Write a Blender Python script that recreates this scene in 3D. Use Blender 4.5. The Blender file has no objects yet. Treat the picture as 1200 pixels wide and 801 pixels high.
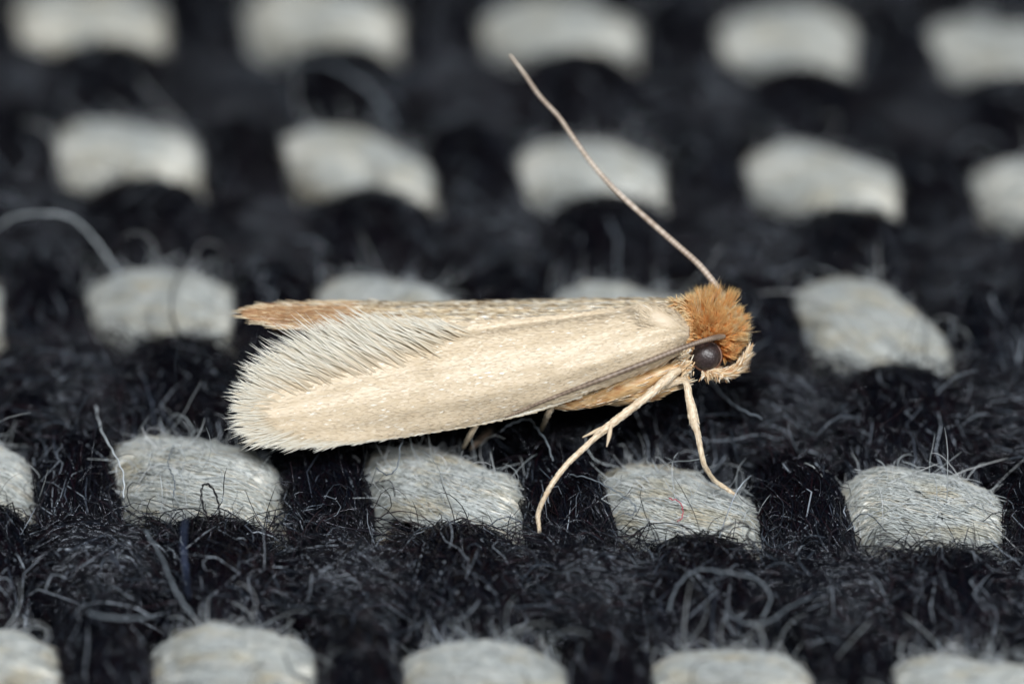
import bpy, math, random
import numpy as np
from mathutils import Vector

# 1 Blender unit = 1 millimetre
rng = np.random.default_rng(11)
random.seed(5)
S = bpy.context.scene
S.unit_settings.system = 'METRIC'
S.unit_settings.scale_length = 0.001
COL = S.collection

# ------------------------------------------------------------------ camera
ELEV = math.radians(35.0)
DIST = 180.0
cam_d = bpy.data.cameras.new('camera')
cam = bpy.data.objects.new('camera', cam_d)
COL.objects.link(cam)
cam.location = (0, -DIST * math.cos(ELEV), DIST * math.sin(ELEV))
cam.rotation_euler = (math.pi / 2 - ELEV, 0, 0)
cam_d.sensor_width = 36.0
cam_d.lens = 36.0 * DIST / 12.0
cam_d.clip_start = 1.0
cam_d.clip_end = 2000.0
FOCUS = DIST - 2.45
cam_d.dof.use_dof = True
cam_d.dof.focus_distance = FOCUS - 0.3
cam_d.dof.aperture_fstop = 0.070
cam_d.dof.aperture_blades = 0
S.camera = cam

# ------------------------------------------------------------------ world and lamps
W = bpy.data.worlds.new('World')
S.world = W
W.use_nodes = True
W.node_tree.nodes['Background'].inputs[0].default_value = (0.75, 0.86, 1.0, 1)
W.node_tree.nodes['Background'].inputs[1].default_value = 0.06
S.view_settings.view_transform = 'Standard'
S.view_settings.look = 'None'
S.view_settings.exposure = 0.0
S.view_settings.gamma = 1.0


def lamp(name, loc, size, power, color, target=(0.3, -2, 0.5)):
    d = bpy.data.lights.new(name, 'AREA')
    d.shape = 'DISK'
    d.size = size
    d.energy = power
    d.color = color
    o = bpy.data.objects.new(name, d)
    COL.objects.link(o)
    o.location = loc
    o.rotation_euler = (Vector(target) - Vector(loc)).to_track_quat('-Z', 'Y').to_euler()
    return o


lamp('flash_lamp', (-14, -84, 126), 32, 222000, (0.97, 0.985, 1.0))
lamp('flash_lamp', (66, -96, 104), 28, 154000, (0.97, 0.985, 1.0))

# ------------------------------------------------------------------ photograph <-> world helpers
CAM = np.array(cam.location)
RIGHT = np.array([1.0, 0, 0])
UP = np.array([0, math.sin(ELEV), math.cos(ELEV)])
FWD = np.array([0, math.cos(ELEV), -math.sin(ELEV)])


def M(px, py, n=0.0):
    """point at image position (1200x801) lying n mm nearer than the plane of focus"""
    px = np.asarray(px, float); py = np.asarray(py, float); n = np.asarray(n, float)
    d = FOCUS - n
    a = (px - 600.0) / 100.0 / DIST * d
    b = (400.5 - py) / 100.0 / DIST * d
    return (CAM + a[..., None] * RIGHT + b[..., None] * UP + d[..., None] * FWD)


def zsurf(y):
    y = np.asarray(y, float)
    q = np.maximum(y + 1.0, 0)
    q = np.where(q > 22, 22, q)
    return -0.008 * q * q


def on_cloth(px, py, h=0.0):
    r = (px - 600.0) / 100.0 / DIST * RIGHT + (400.5 - py) / 100.0 / DIST * UP + FWD
    z = h
    for _ in range(30):
        t = (z - CAM[2]) / r[2]
        p = CAM + t * r
        z = 0.5 * z + 0.5 * (float(zsurf(p[1])) + h)
    return p


def n_cloth(px, py, h=0.0):
    p = on_cloth(px, py, h)
    return FOCUS - float(np.dot(p - CAM, FWD))


# ------------------------------------------------------------------ mesh helpers
def link_mesh(name, verts, faces, mat, parent=None, attrs=None, smooth=True):
    """verts (N,3) array, faces (F,k) int array or list of such arrays"""
    if not isinstance(faces, list):
        faces = [faces]
    me = bpy.data.meshes.new(name)
    verts = np.asarray(verts, np.float32)
    me.vertices.add(len(verts))
    me.vertices.foreach_set('co', verts.ravel())
    nl = sum(f.size for f in faces)
    npoly = sum(len(f) for f in faces)
    me.loops.add(nl)
    me.polygons.add(npoly)
    me.loops.foreach_set('vertex_index', np.concatenate([f.ravel() for f in faces]).astype(np.int32))
    tot = np.concatenate([np.full(len(f), f.shape[1]) for f in faces]).astype(np.int32)
    start = np.concatenate([[0], np.cumsum(tot)[:-1]]).astype(np.int32)
    me.polygons.foreach_set('loop_start', start)
    me.polygons.foreach_set('loop_total', tot)
    me.polygons.foreach_set('use_smooth', np.full(npoly, smooth))
    me.update(calc_edges=True)
    if attrs:
        for k, v in attrs.items():
            a = me.attributes.new(k, 'FLOAT', 'POINT')
            a.data.foreach_set('value', np.asarray(v, np.float32).ravel())
    me.materials.append(mat)
    o = bpy.data.objects.new(name, me)
    COL.objects.link(o)
    if parent is not None:
        o.parent = parent
        if parent.matrix_world != o.matrix_world and parent.type == 'EMPTY':
            o.matrix_parent_inverse = parent.matrix_world.inverted()
    return o


def frames(P):
    """P (N,K,3) -> side vectors A,B (N,K,3)"""
    T = np.gradient(P, axis=1)
    T /= np.linalg.norm(T, axis=2, keepdims=True) + 1e-9
    ref = np.broadcast_to(np.array([0.31, 0.52, 0.79]), T.shape)
    A = np.cross(T, ref)
    A /= np.linalg.norm(A, axis=2, keepdims=True) + 1e-9
    B = np.cross(T, A)
    return A, B


def tubes(P, R, sides=3):
    """many tubes at once. P (N,K,3), R (N,K). returns verts, faces, rnd, along"""
    N, K, _ = P.shape
    A, B = frames(P)
    ang = np.linspace(0, 2 * np.pi, sides, endpoint=False)
    V = (P[:, :, None, :] + R[:, :, None, None] * (A[:, :, None, :] * np.cos(ang)[None, None, :, None]
                                                 + B[:, :, None, :] * np.sin(ang)[None, None, :, None]))
    idx = np.arange(N * K * sides).reshape(N, K, sides)
    nxt = np.roll(idx, -1, axis=2)
    F = np.stack([idx[:, :-1], nxt[:, :-1], nxt[:, 1:], idx[:, 1:]], axis=-1).reshape(-1, 4)
    rnd = np.broadcast_to(rng.random(N)[:, None, None], (N, K, sides))
    al = np.broadcast_to(np.linspace(0, 1, K)[None, :, None], (N, K, sides))
    return V.reshape(-1, 3), F, rnd, al


def tube_obj(name, P, R, mat, parent=None, sides=3, kind=None):
    V, F, rnd, al = tubes(P, R, sides)
    o = link_mesh(name, V, F, mat, parent, {'rnd': rnd, 'along': al})
    if kind:
        o['kind'] = kind
    return o


def smooth_path(pts, n):
    """Catmull-Rom through pts (m,d) resampled to n"""
    p = np.asarray(pts, float)
    p = np.vstack([2 * p[0] - p[1], p, 2 * p[-1] - p[-2]])
    m = len(p) - 3
    t = np.linspace(0, m - 1e-6, n)
    i = t.astype(int)
    f = (t - i)[:, None]
    a, b, c, d = p[i], p[i + 1], p[i + 2], p[i + 3]
    return 0.5 * (2 * b + (c - a) * f + (2 * a - 5 * b + 4 * c - d) * f ** 2 + (-a + 3 * b - 3 * c + d) * f ** 3)


def limb(name, pts, mat, parent, sides=12, n=48, wob=0.0, flat=1.0):
    """one tapering tube; pts rows are px, py, n, radius; closed rounded ends"""
    q = smooth_path(pts, n)
    q[:, 3] *= .82 if name == 'antenna' else 1
    P = M(q[:, 0], q[:, 1], q[:, 2])
    R = q[:, 3].copy()
    if wob:
        R *= 1 + wob * np.sin(np.linspace(0, 61 * np.pi, n))
    # rounded ends
    T0 = P[0] - P[1]; T0 /= np.linalg.norm(T0)
    T1 = P[-1] - P[-2]; T1 /= np.linalg.norm(T1)
    P = np.vstack([P[0] + T0 * R[0] * .9, P[0] + T0 * R[0] * .6, P, P[-1] + T1 * R[-1] * .6, P[-1] + T1 * R[-1] * .9])
    R = np.concatenate([[R[0] * .1, R[0] * .75], R, [R[-1] * .75, R[-1] * .1]])
    V, F, rnd, al = tubes(P[None], R[None], sides)
    K = len(R)
    caps = [np.arange(sides)[::-1][None], (np.arange(sides) + (K - 1) * sides)[None]]
    o = link_mesh(name, V, [F] + caps, mat, parent, {'along': al, 'rnd': rnd})
    return o, P, R


def dress(P, R, count, length, rad, mat, parent, name='leg_scales', lift=0.35, seed_range=(0.03, 0.97)):
    """short scales lying along a limb, pointing to its tip"""
    K = len(P)
    s = rng.uniform(seed_range[0], seed_range[1], count) * (K - 1)
    i = np.clip(s.astype(int), 0, K - 2)
    f = (s - i)[:, None]
    c = P[i] * (1 - f) + P[i + 1] * f
    r = R[i] * (1 - f[:, 0]) + R[i + 1] * f[:, 0]
    T = P[i + 1] - P[i]
    T /= np.linalg.norm(T, axis=1, keepdims=True) + 1e-9
    A, B = frames(P[None])
    A, B = A[0][i], B[0][i]
    a = rng.uniform(0, 2 * np.pi, count)
    N = A * np.cos(a)[:, None] + B * np.sin(a)[:, None]
    L = length * rng.uniform(.6, 1.3, count)
    k = np.linspace(0, 1, 4)
    Q = (c + N * (r * 0.97)[:, None])[:, None, :] + T[:, None] * (L[:, None] * k)[..., None] \
        + N[:, None] * (L[:, None] * lift * k * rng.uniform(.3, 1.2, (count, 1)))[..., None]
    RR = rad * rng.uniform(.6, 1.3, (count, 1)) * np.array([.8, 1.1, .8, .12])[None]
    return tube_obj(name, Q, RR, mat, parent, 3, 'stuff')


# ------------------------------------------------------------------ materials
def newmat(name):
    m = bpy.data.materials.new(name)
    m.use_nodes = True
    nt = m.node_tree
    return m, nt, nt.nodes['Principled BSDF']


def attr(nt, name):
    a = nt.nodes.new('ShaderNodeAttribute')
    a.attribute_name = name
    return a.outputs['Fac']


def ramp(nt, fac, stops, interp='LINEAR'):
    r = nt.nodes.new('ShaderNodeValToRGB')
    r.color_ramp.interpolation = interp
    e = r.color_ramp.elements
    while len(e) < len(stops):
        e.new(0.5)
    for k, (p, c) in enumerate(stops):
        e[k].position = p
        e[k].color = (*c, 1)
    nt.links.new(fac, r.inputs[0])
    return r.outputs[0]


def noise(nt, scale, detail=4, vec=None, rough=0.55):
    n = nt.nodes.new('ShaderNodeTexNoise')
    n.inputs['Scale'].default_value = scale
    n.inputs['Detail'].default_value = detail
    n.inputs['Roughness'].default_value = rough
    if vec is not None:
        nt.links.new(vec, n.inputs['Vector'])
    return n.outputs['Fac']


def coords(nt, scale=(1, 1, 1), rot=(0, 0, 0)):
    g = nt.nodes.new('ShaderNodeTexCoord')
    mp = nt.nodes.new('ShaderNodeMapping')
    mp.inputs['Scale'].default_value = scale
    mp.inputs['Rotation'].default_value = rot
    nt.links.new(g.outputs['Object'], mp.inputs['Vector'])
    return mp.outputs[0]


def mix(nt, a, b, fac, mode='MIX'):
    x = nt.nodes.new('ShaderNodeMix')
    x.data_type = 'RGBA'
    x.blend_type = mode
    for s, v in ((6, a), (7, b)):
        if isinstance(v, tuple):
            x.inputs[s].default_value = (*v, 1)
        else:
            nt.links.new(v, x.inputs[s])
    if isinstance(fac, (int, float)):
        x.inputs[0].default_value = fac
    else:
        nt.links.new(fac, x.inputs[0])
    return x.outputs[2]


def bump(nt, b, fac, strength, dist=0.02):
    n = nt.nodes.new('ShaderNodeBump')
    n.inputs['Strength'].default_value = strength
    n.inputs['Distance'].default_value = dist
    nt.links.new(fac, n.inputs['Height'])
    nt.links.new(n.outputs[0], b.inputs['Normal'])


def fibre_mat(name, stops, rough=0.4, spec=0.5, tint=None, interp='LINEAR', trans=0.0):
    m, nt, b = newmat(name)
    c = ramp(nt, attr(nt, 'rnd'), stops, interp)
    nt.links.new(c, b.inputs['Base Color'])
    b.inputs['Roughness'].default_value = rough
    b.inputs['Specular IOR Level'].default_value = spec
    if tint:
        b.inputs['Specular Tint'].default_value = (*tint, 1)
    if trans:
        tr = nt.nodes.new('ShaderNodeBsdfTranslucent')
        nt.links.new(c, tr.inputs[0])
        mx = nt.nodes.new('ShaderNodeMixShader')
        mx.inputs[0].default_value = trans
        nt.links.new(b.outputs[0], mx.inputs[1])
        nt.links.new(tr.outputs[0], mx.inputs[2])
        nt.links.new(mx.outputs[0], nt.nodes['Material Output'].inputs[0])
    return m


MAT = {}
MAT['black_fibre'] = fibre_mat('black_fibre', [(0, (.002, .002, .003)), (.3, (.005, .004, .006)), (.55, (.003, .005, .010)),
                                              (.7, (.010, .003, .005)), (.8, (.003, .003, .006)), (.90, (.006, .008, .012)), (.95, (.05, .06, .08)), (1, (.32, .36, .41))], .17, .55, tint=(.80, .88, 1))  # palest few fibres are glints put into the colour of black wool
MAT['black_fuzz'] = fibre_mat('black_fuzz', [(0, (.004, .004, .006)), (.5, (.008, .010, .015)), (.7, (.022, .012, .015)),
                                            (.90, (.02, .024, .032)), (.972, (.06, .075, .095)), (1, (.32, .36, .41))], .17, .55, tint=(.82, .9, 1))
MAT['white_fibre'] = fibre_mat('white_fibre', [(0, (.70, .73, .72)), (.35, (.81, .84, .83)), (.6, (.75, .78, .77)), (.8, (.86, .89, .88)), (.90, (.82, .78, .69)), (1, (.90, .92, .92))], .3, .5, trans=.45)
nt = MAT['white_fibre'].node_tree
b_ = nt.nodes['Principled BSDF']
src = b_.inputs['Base Color'].links[0].from_socket
tanf = ramp(nt, noise(nt, 1.5, 4, coords(nt, (1, 2.4, 2.4))), [(.52, (1, 1, 1)), (.66, (.97, .91, .80))])
cc = mix(nt, src, tanf, 1.0, 'MULTIPLY')
for nd in nt.nodes:
    if nd.type == 'BSDF_TRANSLUCENT':
        nt.links.new(cc, nd.inputs[0])
nt.links.new(cc, b_.inputs['Base Color'])
MAT['white_fuzz'] = fibre_mat('white_fuzz', [(0, (.50, .55, .57)), (.7, (.64, .68, .70)), (1, (.8, .82, .83))], .3, .5, trans=.3)

m, nt, b = newmat('black_yarn')
n1 = noise(nt, 6, 5)
nt.links.new(ramp(nt, n1, [(.3, (.003, .003, .004)), (.7, (.008, .008, .010))]), b.inputs['Base Color'])
b.inputs['Roughness'].default_value = .8
b.inputs['Specular IOR Level'].default_value = .2
MAT['black_yarn'] = m

m, nt, b = newmat('white_yarn')
v = coords(nt, (1.1, 16, 16), (0, 0, math.radians(4)))
n1 = noise(nt, 1.6, 5, v)
n2 = noise(nt, 1.3, 3)
base = ramp(nt, n1, [(.3, (.62, .57, .47)), (.5, (.74, .73, .67)), (.7, (.80, .82, .80))])
tan = ramp(nt, n2, [(.46, (1, 1, 1)), (.62, (.93, .84, .70))])
nt.links.new(mix(nt, base, tan, 1.0, 'MULTIPLY'), b.inputs['Base Color'])
b.inputs['Roughness'].default_value = .5
b.inputs['Specular IOR Level'].default_value = .35
bump(nt, b, n1, .8, .05)
MAT['white_yarn'] = m

m, nt, b = newmat('wing_membrane')
v = coords(nt, (1.0, 9, 9))
n1 = noise(nt, 2.2, 6, v)
n2 = noise(nt, 30, 3)
c1 = ramp(nt, n1, [(.3, (.57, .455, .315)), (.5, (.61, .50, .36)), (.72, (.65, .55, .41))])
c2 = ramp(nt, n2, [(.35, (.94, .93, .91)), (.65, (1, 1, 1))])
nt.links.new(mix(nt, c1, c2, 1.0, 'MULTIPLY'), b.inputs['Base Color'])
b.inputs['Roughness'].default_value = .42
b.inputs['Specular IOR Level'].default_value = .45
b.inputs['Sheen Weight'].default_value = .15
n3 = noise(nt, 9, 4, coords(nt, (1, 6, 6)))
bump(nt, b, n3, .25, .03)
MAT['wing'] = m

MAT['scale'] = fibre_mat('wing_scale', [(0, (.60, .485, .335)), (.3, (.62, .51, .36)), (.7, (.64, .53, .385)), (.96, (.66, .56, .42)), (1, (.84, .80, .71))], .40, .36)
MAT['ridge_scale'] = fibre_mat('ridge_scale', [(0, (.30, .20, .11)), (.2, (.50, .39, .25)), (.6, (.62, .52, .36)),
                                           (.88, (.68, .59, .44)), (1, (.85, .80, .70))], .3, .5)
MAT['fringe'] = None
MAT['tip_scale'] = fibre_mat('tip_scale', [(0, (.24, .11, .045)), (.5, (.42, .24, .11)), (.85, (.52, .36, .20)), (1, (.68, .56, .38))], .35, .5)

m, nt, b = newmat('far_wing_brown')
v = coords(nt, (1.0, 14, 14))
n1 = noise(nt, 2.0, 6, v)
xp = nt.nodes.new('ShaderNodeSeparateXYZ')
g = nt.nodes.new('ShaderNodeTexCoord')
nt.links.new(g.outputs['Object'], xp.inputs[0])
mr = nt.nodes.new('ShaderNodeMapRange')
mr.inputs['From Min'].default_value = -3.2
mr.inputs['From Max'].default_value = -.6
nt.links.new(xp.outputs[0], mr.inputs['Value'])
brown = ramp(nt, n1, [(.3, (.20, .085, .03)), (.7, (.42, .24, .11))])
cream = ramp(nt, n1, [(.34, (.22, .14, .08)), (.46, (.50, .40, .27)), (.7, (.66, .57, .42))])
nt.links.new(mix(nt, brown, cream, mr.outputs[0]), b.inputs['Base Color'])
b.inputs['Roughness'].default_value = .4
bump(nt, b, n1, .5, .03)
MAT['far_wing'] = m

m, nt, b = newmat('body_cuticle')
n1 = noise(nt, 5, 5)
nt.links.new(ramp(nt, n1, [(.3, (.36, .15, .055)), (.55, (.52, .27, .12)), (.75, (.60, .42, .25))]), b.inputs['Base Color'])
b.inputs['Roughness'].default_value = .45
b.inputs['Subsurface Weight'].default_value = .15
b.inputs['Subsurface Radius'].default_value = (.2, .1, .05)
bump(nt, b, n1, .4, .03)
MAT['body'] = m

m, nt, b = newmat('coxa_tan')
n1 = noise(nt, 4, 5, coords(nt, (1, 4, 4)))
nt.links.new(ramp(nt, n1, [(.32, (.34, .15, .055)), (.5, (.50, .31, .14)), (.72, (.64, .50, .31))]), b.inputs['Base Color'])
b.inputs['Roughness'].default_value = .4
bump(nt, b, n1, .3, .02)
MAT['coxa'] = m

m, nt, b = newmat('leg_cream')
n1 = noise(nt, 22, 4)
nt.links.new(ramp(nt, n1, [(.3, (.54, .39, .25)), (.55, (.68, .56, .40)), (.75, (.78, .69, .55))]), b.inputs['Base Color'])
b.inputs['Roughness'].default_value = .42
bump(nt, b, n1, .5, .015)
MAT['leg'] = m
MAT['leg_scale'] = fibre_mat('leg_scale', [(0, (.50, .36, .22)), (.5, (.66, .55, .40)), (1, (.80, .74, .62))], .35, .5)

m, nt, b = newmat('antenna_brown_and_leg_shade')
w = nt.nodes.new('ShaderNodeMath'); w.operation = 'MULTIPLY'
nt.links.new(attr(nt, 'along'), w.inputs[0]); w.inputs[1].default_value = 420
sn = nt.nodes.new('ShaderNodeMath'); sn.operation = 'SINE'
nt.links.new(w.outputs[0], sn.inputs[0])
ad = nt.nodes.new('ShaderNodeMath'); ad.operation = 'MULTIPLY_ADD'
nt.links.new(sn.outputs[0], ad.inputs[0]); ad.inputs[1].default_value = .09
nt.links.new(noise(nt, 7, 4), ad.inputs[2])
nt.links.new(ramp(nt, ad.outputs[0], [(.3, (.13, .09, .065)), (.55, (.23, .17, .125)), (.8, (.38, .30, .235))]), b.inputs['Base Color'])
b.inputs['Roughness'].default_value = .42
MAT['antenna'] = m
MAT['antenna_pale'] = m.copy(); MAT['antenna_pale'].name = 'antenna_pale'
for nd in MAT['antenna_pale'].node_tree.nodes:
    if nd.type == 'VALTORGB':
        for e, c in zip(nd.color_ramp.elements, [(.26, .19, .14), (.44, .36, .29), (.62, .55, .47)]):
            e.color = (*c, 1)

m, nt, b = newmat('eye')
vo = nt.nodes.new('ShaderNodeTexVoronoi')
vo.inputs['Scale'].default_value = 38
nt.links.new(coords(nt), vo.inputs['Vector'])
nt.links.new(ramp(nt, vo.outputs['Distance'], [(.1, (.060, .043, .043)), (.6, (.030, .020, .019))]), b.inputs['Base Color'])
b.inputs['Roughness'].default_value = .42
b.inputs['Specular IOR Level'].default_value = .6
bump(nt, b, vo.outputs['Distance'], .25, .01)
MAT['eye'] = m
m, nt, b = newmat('eye_rim')
b.inputs['Base Color'].default_value = (.12, .05, .025, 1)
b.inputs['Roughness'].default_value = .5
MAT['eye_rim'] = m


def tuft_mat(name, root, mid, tip, trans=.48):
    m, nt, b = newmat(name)
    c = ramp(nt, attr(nt, 'along'), [(0, root), (.45, mid), (1, tip)])
    d = ramp(nt, attr(nt, 'rnd'), [(0, (.88, .84, .78)), (.5, (1, 1, 1)), (1, (1, 1, 1))])
    cc = mix(nt, c, d, 1.0, 'MULTIPLY')
    nt.links.new(cc, b.inputs['Base Color'])
    b.inputs['Roughness'].default_value = .4
    tr = nt.nodes.new('ShaderNodeBsdfTranslucent')
    nt.links.new(cc, tr.inputs[0])
    mx = nt.nodes.new('ShaderNodeMixShader')
    mx.inputs[0].default_value = trans
    nt.links.new(b.outputs[0], mx.inputs[1]); nt.links.new(tr.outputs[0], mx.inputs[2])
    nt.links.new(mx.outputs[0], nt.nodes['Material Output'].inputs[0])
    return m


MAT['fringe'] = tuft_mat('wing_fringe', (.60, .51, .37), (.72, .655, .53), (.84, .845, .79), .35)
MAT['tuft'] = tuft_mat('head_tuft', (.87, .29, .045), (.96, .48, .135), (.97, .76, .38))
MAT['tuft_pale'] = tuft_mat('head_tuft_pale', (.80, .42, .14), (.94, .70, .38), (.95, .86, .60))
MAT['palp_scale'] = fibre_mat('palp_scale', [(0, (.50, .28, .13)), (.4, (.70, .50, .29)), (.75, (.78, .68, .50)), (1, (.85, .8, .7))], .4, .4)

# ------------------------------------------------------------------ the weave: where each white float lies
#           c = 0            1             2             3              4
PX = {0: [(108, 30), (378, 30), (657, 36), (925, 48), (1165, 62)],
      1: [(150, 182), (418, 200), (697, 202), (967, 222), (1225, 232)],
      2: [(190, 358), (462, 366), (738, 370), (1030, 392), (1290, 402)],
      3: [(230, 560), (520, 572), (797, 586), (1087, 597), (1372, 610)],
      4: [(275, 783), (573, 796), (857, 798), (1140, 814), (1425, 826)]}
G = np.zeros((5, 5, 2))
for r in range(5):
    for c in range(5):
        p = on_cloth(PX[r][c][0], PX[r][c][1] + 4, -0.32)
        G[r, c] = p[:2]


def grid(u, v):
    """u column, v row coordinate (arrays) -> world xy, linear extrapolation"""
    u = np.asarray(u, float); v = np.asarray(v, float)
    u, v = np.broadcast_arrays(u, v)

    def along(vals, t):                       # vals (...,5,2) cubic-ish via linear; t array
        i = np.clip(np.floor(t).astype(int), 0, 3)
        return i, t - i
    j, fv = along(None, v)
    i, fu = along(None, u)
    # smooth the fraction a little inside the table to round the bends
    a = G[j, i]; b_ = G[j, i + 1]; c_ = G[j + 1, i]; d_ = G[j + 1, i + 1]
    fu = fu[..., None]; fv = fv[..., None]
    return (a * (1 - fu) + b_ * fu) * (1 - fv) + (c_ * (1 - fu) + d_ * fu) * fv


R0, R1 = -3.0, 5.6
C0, C1 = -2.3, 6.3
ZB = -0.80            # mid height of the weave under the cloth's nominal top


def squash(x, k):
    return np.tanh(k * x) / math.tanh(k)


def lump(k, t, seed):
    """slowly varying value in -1..1, different on every float"""
    t = np.asarray(t, float)
    return .6 * np.sin(2.1 * t + k * 12.9 + seed * 4.1) + .4 * np.sin(5.3 * t + k * 7.7 + seed * 9.3)


DROOP = {(0, 0): .05, (0, 1): .10, (0, 2): .12, (0, 3): .03, (0, 4): .05, (1, 0): .05, (1, 1): .20, (1, 2): .08, (1, 3): .24, (1, 4): .15,
         (2, 0): .12, (2, 3): .36, (3, 0): .15, (3, 1): .20, (3, 2): .22, (3, 3): .14, (4, 0): .02, (4, 1): .06, (4, 2): .12, (4, 3): .08}


def droop(k, t):
    """how much a float slants across its row"""
    j = np.round(np.asarray(t)).astype(int)
    out = np.full(j.shape, .1)
    for (r, c), v in DROOP.items():
        if abs(r - k) < .01:
            out = np.where(j == c, v, out)
    return out


def yarn_path(kind, k, t):
    """centre line. kind weft: k = row, t = column coord. kind warp: k = column, t = row coord"""
    t = np.asarray(t, float)
    if kind == 'weft':
        white = abs(k - round(k)) < .01
        xy = grid(t, np.full_like(t, k))
        h = squash(np.cos(2 * np.pi * t) + (.20 if white else 0), 2.7 if white else 1.7) * (1 if white else -1)
        amp = (.36 + lump(k, t, 3) * .07) if white else .34
        z = ZB + amp * h
        ph = k * 3.7
    else:
        odd = abs(k - round(k)) < .01        # warp that runs under the white floats
        xy = grid(np.full_like(t, k), t)
        h = squash(np.cos(2 * np.pi * t), 1.5) * (-1 if odd else 1)
        amp = .42 if odd else .36
        z = ZB + amp * h
        ph = k * 5.1 + 2
    xy = xy + 0.05 * np.stack([np.sin(3.1 * t + ph), np.sin(2.3 * t + ph * 1.7)], -1)
    if kind == 'weft':
        dr = -(droop(k, t) if white else -.06 + .08 * lump(k, t, 1)) * np.sin(2 * np.pi * t)
        xy[..., 1] += dr
        z = z + dr * .25
    return np.concatenate([xy, (z + zsurf(xy[..., 1]))[..., None]], -1)


def yarn_radii(kind, k, t):
    t = np.asarray(t, float)
    if kind == 'weft':
        white = abs(k - round(k)) < .01
        c = np.cos(2 * np.pi * t) * (1 if white else -1)
        a = (.50 if white else .66) + .05 * c       # lateral
        b_ = (.41 if white else .46) + .02 * c
        w = 1 + .10 * lump(k, t, 5) + .05 * np.sin(17 * t + k * 4) + .03 * np.sin(31 * t + k * 9)
        return a * w, b_ * w
    odd = abs(k - round(k)) < .01
    c = np.cos(2 * np.pi * t) * (-1 if odd else 1)
    a = (.66 if odd else .45) + .05 * c
    b_ = .45 + .03 * c
    w = 1 + .05 * np.sin(4.7 * t + k * 7)
    return a * w, b_ * w


def yarn_surface(kind, k, t, phi, scale=1.0):
    """point and normal on the yarn's skin. phi = pi/2 is the top"""
    C = yarn_path(kind, k, t)
    e = 2e-3
    T = yarn_path(kind, k, t + e) - C
    T /= np.linalg.norm(T, axis=-1, keepdims=True)
    L = np.cross(np.broadcast_to([0, 0, 1.0], T.shape), T)
    L /= np.linalg.norm(L, axis=-1, keepdims=True)
    V = np.cross(T, L)
    a, b_ = yarn_radii(kind, k, t)
    cp, sp = np.cos(phi)[..., None], np.sin(phi)[..., None]
    off = a[..., None] * cp * L + b_[..., None] * sp * V
    nrm = cp * L / a[..., None] + sp * V / b_[..., None]
    nrm /= np.linalg.norm(nrm, axis=-1, keepdims=True)
    return C + off * np.asarray(scale)[..., None] if np.ndim(scale) else C + off * scale, nrm, T


cloth = bpy.data.objects.new('woven_cloth', None)
COL.objects.link(cloth)
cloth.location = (0, 0, -1.6)
cloth['label'] = 'coarse fuzzy black and white woven wool cloth the moth stands on'
cloth['category'] = 'fabric'
bpy.context.view_layer.update()


def yarn_core(kind, k, t0, t1, mat, name, nseg, sides=20):
    t = np.linspace(t0, t1, nseg)
    ph = np.linspace(0, 2 * np.pi, sides, endpoint=False)
    tt, pp = np.meshgrid(t, ph, indexing='ij')
    # plied strands: lumpy skin
    wob = .95 + .025 * np.sin(5 * pp + 20 * tt + k * 3) + .02 * np.sin(9 * pp - 31 * tt)
    V, _, _ = yarn_surface(kind, k, tt, pp, wob)
    idx = np.arange(nseg * sides).reshape(nseg, sides)
    nx = np.roll(idx, -1, axis=1)
    F = np.stack([idx[:-1], idx[1:], nx[1:], nx[:-1]], -1).reshape(-1, 4)
    caps = [idx[0][None], idx[-1][::-1][None]]
    return link_mesh(name, V.reshape(-1, 3), [F] + caps, mat, cloth)


def in_view(P, margin=60):
    d = (P - CAM) @ FWD
    x = 600 + (P - CAM) @ RIGHT / d * DIST * 100
    y = 400.5 - (P - CAM) @ UP / d * DIST * 100
    return (x > -margin) & (x < 1200 + margin) & (y > -margin) & (y < 801 + margin), x, y, d


def keep_density(P, near=1.0, far=.5):
    """thin the fibres out away from the band that is in focus"""
    ok, x, y, d = in_view(P)
    blur = np.abs(d - FOCUS)
    p = np.where(blur < 2.2, near, np.maximum(far, near - (blur - 2.2) * .22))
    return ok & (rng.random(len(P)) < p)


def exposed(kind, k, t, P0):
    """only the stretches of a yarn that come up to the cloth's face carry fibres of their own"""
    C = yarn_path(kind, k, t)
    return C[..., 2] - zsurf(C[..., 1]) > ZB - .12


def lay_fibres(kind, k, t0, t1, per, K, length, wave, ang, rad, tstep_len, lift=(0.0, 0.05), top=(0.02, 0.98), near=1., far=.45):
    """fibres lying along a yarn's skin"""
    N = int(per * (t1 - t0))
    s = rng.uniform(t0, t1, N)
    ph = rng.uniform(top[0], top[1], N) * np.pi
    P0, _, _ = yarn_surface(kind, k, s, ph)
    m_ = keep_density(P0, near, far) & exposed(kind, k, s, P0)
    s, ph = s[m_], ph[m_]
    N = len(s)
    if N == 0:
        return None, None
    L = length * rng.uniform(.5, 1.5, N) / tstep_len
    q = np.linspace(-.5, .5, K)[None]
    w1 = rng.uniform(0, 6.28, (N, 1)); w2 = rng.uniform(0, 6.28, (N, 1))
    f1 = rng.uniform(3, 8, (N, 1))
    slope = rng.normal(0, ang, (N, 1))
    tt = s[:, None] + L[:, None] * q
    pp = ph[:, None] + slope * q * 2 + wave * rng.uniform(.2, 1.4, (N, 1)) * np.sin(f1 * q * 2 + w1)
    li = rng.uniform(lift[0], lift[1], (N, 1)) ** 1.0
    hop = rng.random((N, 1)) < .25
    sc = 1 + li + hop * li * 1.3 * np.sin(f1 * 1.3 * q * 2 + w2)
    P, Nn, _ = yarn_surface(kind, k, tt, pp, sc)
    P = P + rng.normal(0, .004, P.shape)
    R = rad * rng.uniform(.6, 1.35, (N, 1)) * np.ones((1, K))
    R[:, 0] *= .35; R[:, -1] *= .35
    return P, R


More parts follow.
